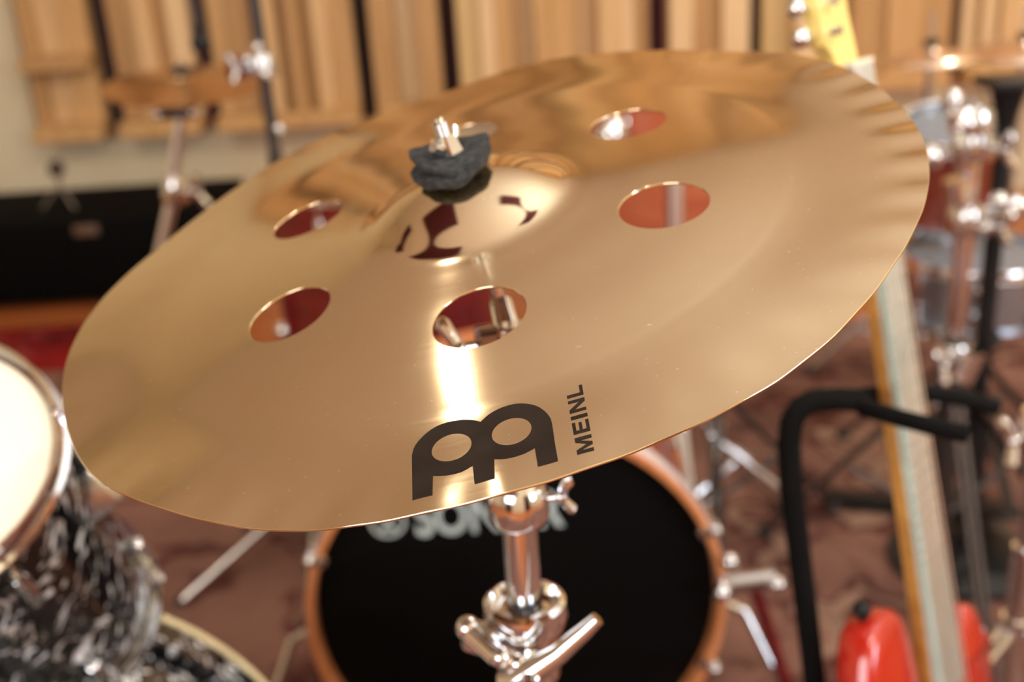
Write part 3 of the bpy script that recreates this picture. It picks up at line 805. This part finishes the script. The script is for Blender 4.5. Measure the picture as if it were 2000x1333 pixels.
# dark red floor tom and its neighbours, glimpsed through the holes
fc = PD(750, 500, 2.15)
t_, *_ = drum('floor_tom', (fc.x, fc.y, .80), (0, 0, 1), .205, .60, REDLACQUER, 'dark red floor tom glimpsed through the left holes of the cymbal', nl=8)
for k in range(3):
    a = radians(200 + 120 * k); d = Vector((cos(a), sin(a), 0))
    MB().path([Vector((fc.x, fc.y, .42)) + d * .224, Vector((fc.x, fc.y, .12)) + d * .224, Vector((fc.x, fc.y, .015)) + d * .235], .006, n=10).build('leg', CHROME, t_)

oc = PD(1275, 430, 2.7)
t_, *_ = drum('floor_tom', (oc.x, oc.y, .84), (0, 0, 1), .20, .62, ORANGELACQUER, 'red-orange floor tom glimpsed through the right hole of the cymbal', nl=8)
for k in range(3):
    a = radians(200 + 120 * k); d = Vector((cos(a), sin(a), 0))
    MB().path([Vector((oc.x, oc.y, .42)) + d * .219, Vector((oc.x, oc.y, .12)) + d * .219, Vector((oc.x, oc.y, .015)) + d * .24], .006, n=10).build('leg', CHROME, t_)

# right-hand kit: red rack tom over a chrome snare
BLUEHEAD = mat('blue_grey_drumhead', (0.16, 0.19, 0.24), 0.3)
rt = PD(1862, 250, 2.4)
t_, *_ = drum('rack_tom', rt, (-.05, -.25, 1), .105, .20, DEEPRED, 'red lacquered rack tom at the right edge, right of the cymbal', nl=6, headm=BLUEHEAD)
sn = PD(1912, 500, 2.4)
t_, *_ = drum('snare_drum', sn, (0, 0, 1), .150, .13, mat('blue_steel_shell', (.42, .48, .56), .35, 1.0), 'chrome snare drum below the red rack tom at right', nl=8, headm=BLUEHEAD)
sb = Vector((sn.x, sn.y, 0))
t = thing('snare_stand', sb, 'dark snare stand under the chrome snare drum at right', 'stand')
MB().tube((sn.x, sn.y, .10), (sn.x, sn.y, sn.z - .19), .011, n=20).build('tube', DARKMETAL, t)
for k in range(3):
    a = radians(90 + 120 * k); d = Vector((cos(a), sin(a), 0))
    MB().path([Vector((sn.x, sn.y, sn.z - .20)), Vector((sn.x, sn.y, sn.z - .145)) + d * .13, Vector((sn.x, sn.y, sn.z - .145)) + d * .168, Vector((sn.x, sn.y, sn.z - .105)) + d * .176], .006, n=10).build('basket_arm', CHROME, t)
clamp(t, Vector((sn.x, sn.y, .34)), Vector((0, 0, 1)), .011, Vector((-.8, -.6, 0)), 1.6)
tripod(t, sb, .26, .26, radians(30), DARKMETAL, r=.010)

# ------------------------------------------------------------------ other stands
def tube_stand(label, floor_pt, top_z, r=.0105, material=CHROME, hub=.34, spread=.28, ang=90, joints=(), name='cymbal_stand', low=None):
    t = thing(name, (floor_pt.x, floor_pt.y, 0), label, 'stand')
    MB().tube((floor_pt.x, floor_pt.y, .08), (floor_pt.x, floor_pt.y, top_z * .55), r * 1.35, n=20).build('lower_tube', low or material, t)
    MB().tube((floor_pt.x, floor_pt.y, top_z * .55), (floor_pt.x, floor_pt.y, top_z), r, n=20).build('upper_tube', material, t)
    for z_, d in joints: clamp(t, Vector((floor_pt.x, floor_pt.y, z_)), Vector((0, 0, 1)), r * 1.2, Vector(d), 1.3)
    tripod(t, floor_pt, spread, hub, radians(ang), low or material, r=.010)
    return t

def small_cymbal(c, ax, R, label, group=None, material=FARBRONZE, name='cymbal'):
    b = MB()
    pr = [(.006, .022), (R * .08, .0215), (R * .15, .016), (R * .2, .009), (R * .24, .006), (R * .6, .001), (R, -.010), (R, -.011), (R * .6, 0), (R * .24, .005), (R * .15, .015), (.006, .021)]
    b.lathe(pr, c, ax, n=72, closed=True)
    o = b.build(name, material, None, angle=80); tag(o, label, 'cymbal', group)
    return o

# small cymbal and its slanting stand, upper left
YL = 2.75
cl = PY(356, 158, YL)
cax = Vector((.06, -.12, .97)).normalized()
small_cymbal(cl, cax, .185, 'small bronze cymbal on a slanting chrome boom, upper left')
fl = PY(322, 900, YL); fl.z = 0
t = thing('cymbal_stand', (PY(300, 560, YL).x, YL, 0), 'chrome boom stand under the small cymbal, upper left', 'stand')
p_top, p_mid, p_low = PY(352, 225, YL), PY(340, 372, YL), PY(300, 560, YL)
MB().tube(cl - cax * .02, cl + cax * .05, .004, n=12).build('stem', CHROME, t)
MB().lathe([(.005, .022), (.022, .022), (.022, .032), (.005, .032)], cl, cax, n=24, closed=True).build('felt_washer', FELT, t)
b = MB(); b.box(p_top + Vector((0, 0, .01)), .085, .03, .035, bev=.006); b.tube(p_top, cl - cax * .015, .009, n=12)
b.build('tilter', DARKMETAL, t)
for s in (-1, 1): MB().ball(p_top + Vector((s * .042 - .005, -.02, .008)), .014, 12).build('tilter_knob', CHROME, t)
MB().tube(p_top, p_mid + Vector((-.006, 0, 0)), .0135, n=20).build('boom_tube', SATIN, t)
o = clamp(t, p_mid, p_top - p_mid, .012, Vector((.9, -.45, 0)), 1.8)
MB().tube(p_mid, p_low, .015, n=20).build('upper_tube', SATIN, t)
MB().tube(p_low, (p_low.x, YL, .08), .016, n=20).build('lower_tube', CHROME, t)
tripod(t, Vector((p_low.x, YL, 0)), .3, .30, radians(60), r=.010)

# dark microphone stand left of the cymbal
YM = 2.0
fm = PZ(645, 1085, 0)
YM = fm.y
mt_top = PY(498, -140, YM); mx = fm.x
t = thing('microphone_stand', (fm.x, fm.y, 0), 'dark upright microphone stand with chrome clamp, left of the cymbal', 'stand')
MB().tube((mx, YM, .05), (mx, YM, .85), .0145, n=20).build('lower_tube', DARKMETAL, t)
MB().tube((mx, YM, .85), (mx, YM, mt_top.z + .1), .0115, n=20).build('upper_tube', DARKMETAL, t)
pcl = PY(508, 128, YM); pcl.x = mx
clamp(t, pcl, Vector((0, 0, 1)), .013, Vector((-.9, -.5, 0)), 1.1, DULLCHROME)
for q in (Vector((-.02, -.03, .015)), Vector((.008, -.032, -.01)), Vector((.0, -.028, .035))): MB().ball(pcl + q, .009, 12).build('clamp_bolt', CHROME, t)
MB().box(pcl + Vector((-.045, -.01, 0)), .035, .03, .04, bev=.008).build('clamp_knob', REDLACQUER, t)
MB().ball(Vector((mx + .014, YM - .01, PY(545, 248, YM).z)), .010, 12).build('clamp_bolt', CHROME, t)
pj = Vector((mx, YM, PY(560, 600, YM).z))
MB().lathe([(.0118, -.03), (.021, -.025), (.023, .01), (.017, .03), (.0118, .032)], pj, (0, 0, 1), n=24, closed=True).build('height_clutch', DULLCHROME, t)
MB().ball(pj + Vector((-.026, -.02, -.04)), .017, 14).build('clutch_knob', CHROME, t)
b = MB(); MB_hub = Vector((mx, YM, .15))
for k, (px, py) in enumerate(((350, 1180), (600, 1215), (480, 1030))):
    e = PZ(px, py, .012)
    d = Vector((e.x - mx, e.y - YM, 0)).normalized()
    MB().tube(MB_hub + d * .02 + Vector((0, 0, .02)), e, .0085, n=12).build('leg', DULLCHROME, t)
    MB().ball(e + Vector((0, 0, .002)), .012, 10).build('rubber_foot', RUBBER, t)
MB().lathe([(.012, -.03), (.026, -.025), (.026, .03), (.012, .035)], MB_hub, (0, 0, 1), n=20, closed=True).build('leg_collar', BLACK, t)

# microphone hanging in from above at upper left
pa, pb = PY(352, -120, 2.3), PY(394, 92, 2.3)
t = thing('microphone', pb, 'dark microphone on a thin black boom hanging down at upper left', 'microphone')
MB().tube(pa, pa + (pb - pa) * .80, .007, n=12).build('boom_rod', DARKMETAL, t)
MB().tube(pa + (pb - pa) * .78, pa + (pb - pa) * .90, .011, .013, n=16).build('body', BLACK, t)
MB().ball(pb + Vector((.0, 0, .008)), .021, 16, (1, 1, .95)).build('grille', BLACK, t)

# black case against the wall at left
cx0, cx1 = -2.7, PY(430, 500, 3.85).x
czt = PY(150, 434, 3.82).z
t = thing('equipment_case', ((cx0 + cx1) / 2, 4.1, 0), 'long black equipment case on the floor along the cream wall', 'case')
MB().box(((cx0 + cx1) / 2, 4.10, czt / 2 + .01), cx1 - cx0, .56, czt - .02, bev=.015).build('body', TOLEX, t)
pl_ = PY(168, 447, 3.82)
MB().box((pl_.x, 3.816, pl_.z - .005), .085, .008, .035, bev=.002).build('name_plate', mat('brown_plate', (.11, .065, .04), .5), t)
MB().path([(pl_.x - .5, 3.815, czt * .55), (pl_.x - .5, 3.785, czt * .58), (pl_.x - .34, 3.785, czt * .58), (pl_.x - .34, 3.815, czt * .55)], .009, n=10).build('handle', BLACK, t)
# little desk microphone on the case
pm = PY(110, 330, 4.05)
t = thing('table_microphone', (pm.x, 4.05, czt), 'small dark microphone on thin table tripod, on the black case', 'microphone')
MB().tube((pm.x, 4.05, czt + .06), (pm.x, 4.05, pm.z), .005, n=8).build('stem', DULLCHROME, t)
MB().ball((pm.x, 4.05, pm.z), .030, 14, (1, 1, 1.1)).build('grille', DARKMETAL, t)
MB().ball((pm.x + .012, 4.02, pm.z - .01), .012, 10).build('red_badge', REDLACQUER, t)
for k in range(3):
    a = radians(80 + 120 * k)
    MB().tube((pm.x, 4.05, czt + .09), (pm.x + cos(a) * .075, 4.05 + sin(a) * .075, czt + .005), .004, n=8).build('leg', DULLCHROME, t)

# straight chrome stand seen through the right-hand holes
fs = PD(1318, 400, 2.0)
t = tube_stand('chrome stand tube glimpsed through the right holes of the cymbal', Vector((fs.x, fs.y, 0)), PY(1300, 330, fs.y).z, r=.016, material=SATIN, joints=((.40, (-.5, -.8, 0)),), ang=30)
pk = PY(1192, 262, fs.y)
MB().tube((fs.x, fs.y, PY(1300, 330, fs.y).z - .01), pk, .009, n=14).build('boom_tube', CHROME, t)
MB().ball(pk, .028, 16).build('counterweight', CHROME, t)

# stand with a short boom between bass drum and guitar
f3 = PD(1397, 960, 2.25)
t = tube_stand('slim chrome stand with angled boom right of the black bass drum', Vector((f3.x, f3.y, 0)), PY(1388, 800, f3.y).z, r=.0085, material=DULLCHROME, joints=((PY(1393, 845, f3.y).z, (-.2, -.9, 0)), (PY(1397, 975, f3.y).z, (-.3, -.9, 0))), low=DARKMETAL, ang=20)
pa, pb = PY(1425, 878, f3.y - .02), PY(1540, 968, f3.y - .03)
MB().tube(Vector((f3.x, f3.y - .02, pa.z + .02)), pb, .0085, n=14).build('boom_tube', CHROME, t)
MB().tube(pa, pa + (pb - pa) * .28, .014, n=16).build('boom_sleeve', CHROME, t)
f4 = PD(1470, 1140, 1.55)
t = thing('hardware_bracket', f4, 'small chrome bracket with wing bolts on a maroon leg beside the bass drum hoop', 'bracket')
MB().tube(f4 + Vector((-.045, 0, 0)), f4 + Vector((.03, 0, .005)), .014, n=16).build('bracket', DULLCHROME, t)
for q in (Vector((-.045, -.015, -.002)), Vector((.03, -.015, .006)), Vector((-.035, -.012, .045))): MB().ball(f4 + q, .012, 12).build('bolt', CHROME, t)
MB().path([f4, Vector((f4.x + .03, f4.y, f4.z - .10)), Vector((f4.x + .10, f4.y + .02, .02))], .010, n=12).build('leg', REDLACQUER, t)

# chrome double stand at the right
f5 = PD(1893, 350, 1.85)
t = tube_stand('thick chrome tom stand with stacked clamps at right', Vector((f5.x, f5.y, 0)), PY(1865, 190, f5.y).z, r=.015, joints=(
    (PY(1868, 240, f5.y).z, (-.7, -.7, 0)), (PY(1872, 285, f5.y).z, (.5, -.8, 0)), (PY(1890, 430, f5.y).z, (.6, -.8, 0)), (PY(1905, 690, f5.y).z, (-.6, -.8, 0))), low=DARKMETAL, ang=25, spread=.33, hub=.42)
MB().ball(PY(1860, 195, f5.y), .018, 14).build('top_ball', CHROME, t)
MB().ball(PY(1882, 240, f5.y - .03), .024, 16).build('clamp_ball', CHROME, t)
MB().ball(PY(1818, 305, f5.y - .03), .021, 16).build('clamp_ball', CHROME, t)
MB().tube(PY(1818, 305, f5.y), PY(1880, 290, f5.y), .012, n=16).build('tom_arm', CHROME, t)
MB().tube(PY(1865, 350, f5.y - .02), PY(1872, 395, f5.y - .02), .020, n=20).build('tom_arm_sleeve', CHROME, t)
MB().tube(PY(1890, 420, f5.y), PY(2010, 405, f5.y), .013, n=16).build('cross_arm', CHROME, t)
for px, py in ((1950, 392), (1982, 398), (1970, 420), (1925, 445)): MB().ball(PY(px, py, f5.y - .03), .015, 12).build('clamp_bolt', CHROME, t)
MB().tube(PY(1880, 745, f5.y - .06), PY(1905, 690, f5.y - .06), .016, n=14).build('clamp_lever', CHROME, t)

# pale cymbals on the right
pcy = PY(1818, 106, 2.75)
small_cymbal(pcy, Vector((-.05, -.02, 1)), .115, 'pale pinkish cymbal, left one of two at upper right', 'pale cymbals at upper right', PINKBRONZE)
small_cymbal(PY(2000, 92, 2.9), Vector((-.08, -.06, 1)), .14, 'pale pinkish cymbal cut off by the right edge, upper right', 'pale cymbals at upper right', PINKBRONZE)
for (px, py, yy, lab) in ((1818, 106, 2.75, 'chrome hi-hat stand under the left pale cymbal at upper right'), (2000, 92, 2.9, 'chrome stand under the pale cymbal cut off at upper right')):
    p = PY(px, py, yy)
    t = thing('cymbal_stand', (p.x, yy, 0), lab, 'stand')
    MB().tube((p.x, yy, .05), (p.x, yy, p.z - .02), .009, n=14).build('tube', DULLCHROME, t)
    MB().tube((p.x, yy, p.z - .025), (p.x, yy, p.z + .10), .0035, n=10).build('stem', DULLCHROME, t)
    MB().lathe([(.004, .023), (.018, .023), (.018, .035), (.004, .035)], p, (0, 0, 1), n=20, closed=True).build('felt_washer', BLACK, t)
    tripod(t, Vector((p.x, yy, 0)), .25, .28, radians(50), DULLCHROME)
# black stand with flat top at the right edge
p = PD(1972, 160, 1.85)
t = thing('black_stand', (p.x, p.y, 0), 'black stand with a flat plate on top, at the right edge', 'stand')
MB().box(p, .085, .10, .014, bev=.003).build('top_plate', BLACK, t)
MB().lathe([(.030, 0), (.016, -.06), (.014, -.07)], p - Vector((0, 0, .007)), (0, 0, 1), n=20).build('flange', BLACK, t)
MB().tube((p.x, p.y, .02), (p.x, p.y, p.z - .01), .0155, n=20).build('pole', BLACK, t)
MB().lathe([(.001, 0), (.14, 0), (.14, .012), (.02, .03), (.0155, .05)], (p.x, p.y, .012), (0, 0, 1), n=40).build('base', BLACK, t)

# bass pedal, black, below the snare
pp = PZ(1905, 980, .06)
t = thing('drum_pedal', (pp.x, pp.y, 0), 'black drum pedal with chrome post standing on the rug at right', 'pedal')
rr = Matrix.Rotation(radians(-22), 3, 'X')
MB().box(pp + Vector((0, -.06, .02)), .075, .26, .012, rot=rr, bev=.003).build('footboard', BLACK, t)
MB().box(pp + Vector((0, -.02, -.038)), .10, .30, .010, bev=.003).build('base_plate', DARKMETAL, t)
for s in (-1, 1): MB().box(pp + Vector((s * .05, .10, .07)), .014, .022, .22, bev=.003).build('post', BLACK, t)
MB().tube(pp + Vector((-.06, .10, .17)), pp + Vector((.06, .10, .17)), .009, n=16).build('axle', CHROME, t)
MB().tube(pp + Vector((0, .10, .17)), pp + Vector((0, .02, .34)), .004, n=10).build('beater_rod', CHROME, t)
MB().ball(pp + Vector((0, .015, .35)), .024, 14, (1, .9, 1)).build('beater', FELT, t)

# chrome post at the lower right edge
f6 = PD(1990, 1180, 1.5)
t = tube_stand('chrome stand post at the lower right edge', Vector((f6.x, f6.y, 0)), .78, r=.012, joints=((.60, (-.8, -.5, 0)),), ang=200, hub=.3)

# ------------------------------------------------------------------ red guitar leaning in a black stand
Tn = PD(1668, 128, .98)                      # nut
Bn = PD(1846, 1333, 1.10)                    # upper end of the pickups, just below the picture
gy = (Tn - Bn).normalized()                  # along the neck, upwards
toC = (CAM - (Tn + Bn) / 2); toC = (toC - gy * toC.dot(gy)).normalized()
sd = gy.cross(toC).normalized()              # points to the picture's right or left
if sd.x < 0: sd = -sd
aa = radians(66)
gz = (toC * cos(aa) + sd * sin(aa)).normalized()   # out of the guitar's face
gx = gy.cross(gz).normalized()
GMx = Matrix((gx, gy, gz)).transposed().to_4x4(); GMx.translation = Tn
NL = (Tn - Bn).length
t = thing('electric_guitar', GMx @ Vector((0, -NL - .22, -.02)), 'glossy red double-cutaway electric guitar, neck rising past the cymbal at right', 'guitar')
def G(x, y, z): return GMx @ Vector((x, y, z))
# heel joins the body 4 cm above the picture's lower border
YB = -NL + .040
def loft(sections, name, material, parent, angle=40):
    b = MB(); rings = []
    for y, half, zt, zb in sections:
        pts = [(-half, zt), (-half * .98, zt - .004), (-half * .80, zb + .004), (-half * .35, zb), (half * .35, zb), (half * .80, zb + .004), (half * .98, zt - .004), (half, zt)]
        rings.append([b.bm.verts.new(G(px_, y, pz)) for px_, pz in pts])
    for a_, c_ in zip(rings, rings[1:]): b._bridge(a_, c_)
    b.bm.faces.new(list(reversed(rings[0]))); b.bm.faces.new(rings[-1])
    return b.build(name, material, parent, angle=angle)
loft([(0.0, .021, 0, -.016), (-.2, .0235, 0, -.017), (-NL * .8, .027, 0, -.019), (YB - .05, .028, 0, -.021)], 'neck', MAPLE, t)
fb = MB().prism([(-.021, 0), (.021, 0), (.0285, YB - .05), (-.0285, YB - .05)], GMx, 0, .006)
fbo = fb.build('fretboard', FRETBOARD, t, smooth=False)
scale_len = .648
for k in range(1, 22):
    y = -scale_len * (1 - 2 ** (-k / 12)); hw = .021 + .0075 * (-y) / (-(YB - .05)) 
    if y < YB - .04: break
    MB().tube(G(-hw, y, .0065), G(hw, y, .0065), .0011, n=6).build('fret', STEEL, fbo)

b = MB()
for k in range(6):
    xn = -.0175 + .007 * k; xb = -.026 + .0104 * k
    b.tube(G(xn, 0, .0085), G(xb, -scale_len, .013), .0010 + .00008 * (5 - k), n=6)
so = b.build('strings', STEEL, t); 
MB().box(G(0, .002, .004), .043, .004, .010, rot=GMx.to_3x3()).build('nut', CREAMHEAD, t)
hs = [(-.021, 0), (-.024, .010), (-.036, .022), (-.040, .05), (-.040, .14), (-.036, .175), (-.020, .188), (-.002, .182), (.010, .165), (.012, .15), (.014, .08), (.016, .04), (.021, .012), (.021, 0)]
hso = MB().prism(hs, GMx @ Matrix.Translation((0, 0, -.012)), -.0065, .0065).build('headstock', HEADMAPLE, t, smooth=False)
for k in range(6):
    y = .032 + k * .0245; xx = -.028 + .001 * k
    b = MB().tube(G(xx, y, -.006), G(xx, y, .006), .0045, n=12)
    b.tube(G(xx, y, -.022), G(xx, y, -.0186), .010, n=12)
    b.tube(G(xx, y, -.015), G(-.056, y, -.015), .0032, n=10)
    b.ball(G(-.061, y, -.015), .0085, 12)
    b.build('tuning_peg', CHROME, hso)
# body outline (double cutaway)
half_l = crv([(-.030, YB - .055), (-.034, YB - .030), (-.040, YB + .020), (-.055, YB + .060), (-.080, YB + .074), (-.118, YB + .066), (-.142, YB + .020), (-.150, YB - .03), (-.148, YB - .07), (-.135, YB - .13), (-.122, YB - .19),
               (-.135, YB - .25), (-.160, YB - .31), (-.152, YB - .375), (-.100, YB - .405), (0, YB - .408)], 5)
half_r = crv([(0, YB - .408), (.100, YB - .405), (.152, YB - .375), (.160, YB - .31), (.135, YB - .25), (.120, YB - .19), (.133, YB - .13), (.146, YB - .07), (.138, YB - .06), (.118, YB - .02), (.095, YB - .010),
               (.072, YB - .022), (.050, YB - .035), (.034, YB - .045), (.030, YB - .055)], 5)
outl = half_l + half_r + [(.030, YB - .055)]
b = MB()
cxx, cyy = 0, YB - .2
lay = []
for dz, ins in ((-.004, .012), (-.007, .004), (-.012, 0), (-.036, 0), (-.041, .004), (-.044, .012)):
    rg = []
    m_ = len(outl)
    for i, (x, y) in enumerate(outl):
        xa_, ya_ = outl[i - 1]; xb_, yb_ = outl[(i + 1) % m_]
        tx, ty = xb_ - xa_, yb_ - ya_; l_ = math.hypot(tx, ty) or 1
        nx, ny = -ty / l_, tx / l_                    # inward for this winding
        rg.append(b.bm.verts.new(G(x + nx * ins, y + ny * ins, dz)))
    lay.append(rg)
for a_, c_ in zip(lay, lay[1:]): b._bridge(a_, c_)
b.bm.faces.new(list(reversed(lay[0]))); b.bm.faces.new(lay[-1])
b.build('body', GUITARRED, t, angle=50)
for k, yy in enumerate((YB - .09, YB - .15, YB - .21)): MB().box(G(0, yy, .003), .084, .018, .011, rot=GMx.to_3x3(), bev=.002).build('pickup', CREAMHEAD, t)
MB().box(G(0, YB - .255, .004), .085, .038, .010, rot=GMx.to_3x3(), bev=.002).build('bridge', CHROME, t)
b = MB(); hx_ = G(-.098, YB + .070, -.024)
b.tube(hx_, hx_ + gy * .014, .004, n=12); b.ball(hx_ + gy * .014, .009, 12)
b.build('strap_button', BLACK, t)

# its stand
bot_c = G(0, YB - .408, -.03)
p1 = PD(1592, 1340, 1.10); p0_ = Vector((p1.x + .01, p1.y + .02, .34))
gs = thing('guitar_stand', (p0_.x, p0_.y, 0), 'black foam-padded guitar stand with two yoke arms around the neck', 'stand')
MB().path([p0_, p1, PD(1566, 1120, 1.06), PD(1545, 950, 1.03), PD(1541, 870, 1.02), PD(1546, 825, 1.01), PD(1562, 797, 1.01), PD(1590, 783, 1.01), PD(1640, 780, 1.015), PD(1688, 783, 1.02)], .0108, n=18).build('padded_neck_post', FOAM, gs)
MB().path([PD(1688, 797, .985), PD(1760, 818, .93), PD(1830, 836, .91), PD(1890, 849, .90)], [.0085, .0076, .0076, .0074], n=16).build('yoke_arm', FOAM, gs)
MB().path([PD(1690, 775, 1.03), PD(1745, 765, 1.12), PD(1810, 768, 1.14), PD(1880, 778, 1.15), PD(1948, 796, 1.15)], [.0085, .0085, .0088, .0088, .0088], n=16).build('yoke_arm', FOAM, gs)
MB().tube((p0_.x, p0_.y, .10), (p0_.x, p0_.y, .36), .013, n=18).build('lower_tube', BLACK, gs)
for k, aq in enumerate((-60, 60, 180)):
    d = Vector((cos(radians(aq)), sin(radians(aq)), 0))
    MB().path([Vector((p0_.x, p0_.y, .14)), Vector((p0_.x, p0_.y, .09)) + d * .08, Vector((p0_.x, p0_.y, .022)) + d * .26], .009, n=12).build('leg', BLACK, gs)
for s in (-1, 1):
    q = bot_c + gx * .07 * s
    MB().path([Vector((p0_.x, p0_.y, .33)), q - gy * .012 - gz * .03, q - gy * .012 + gz * .03, q + gy * .02 + gz * .045], .009, n=12).build('cradle_arm', FOAM, gs)
# dark bag / strap lump on the rug left of the guitar
sp_ = PZ(1690, 975, .03)
t = thing('foot_pedal', (sp_.x, sp_.y, .012), 'flat black effects pedal on the rug behind the guitar neck', 'pedal')
MB().box(sp_ + Vector((0, 0, -.004)), .17, .05, .025, rot=Matrix.Rotation(radians(-22), 3, 'Z'), bev=.008).build('body', BLACK, t)
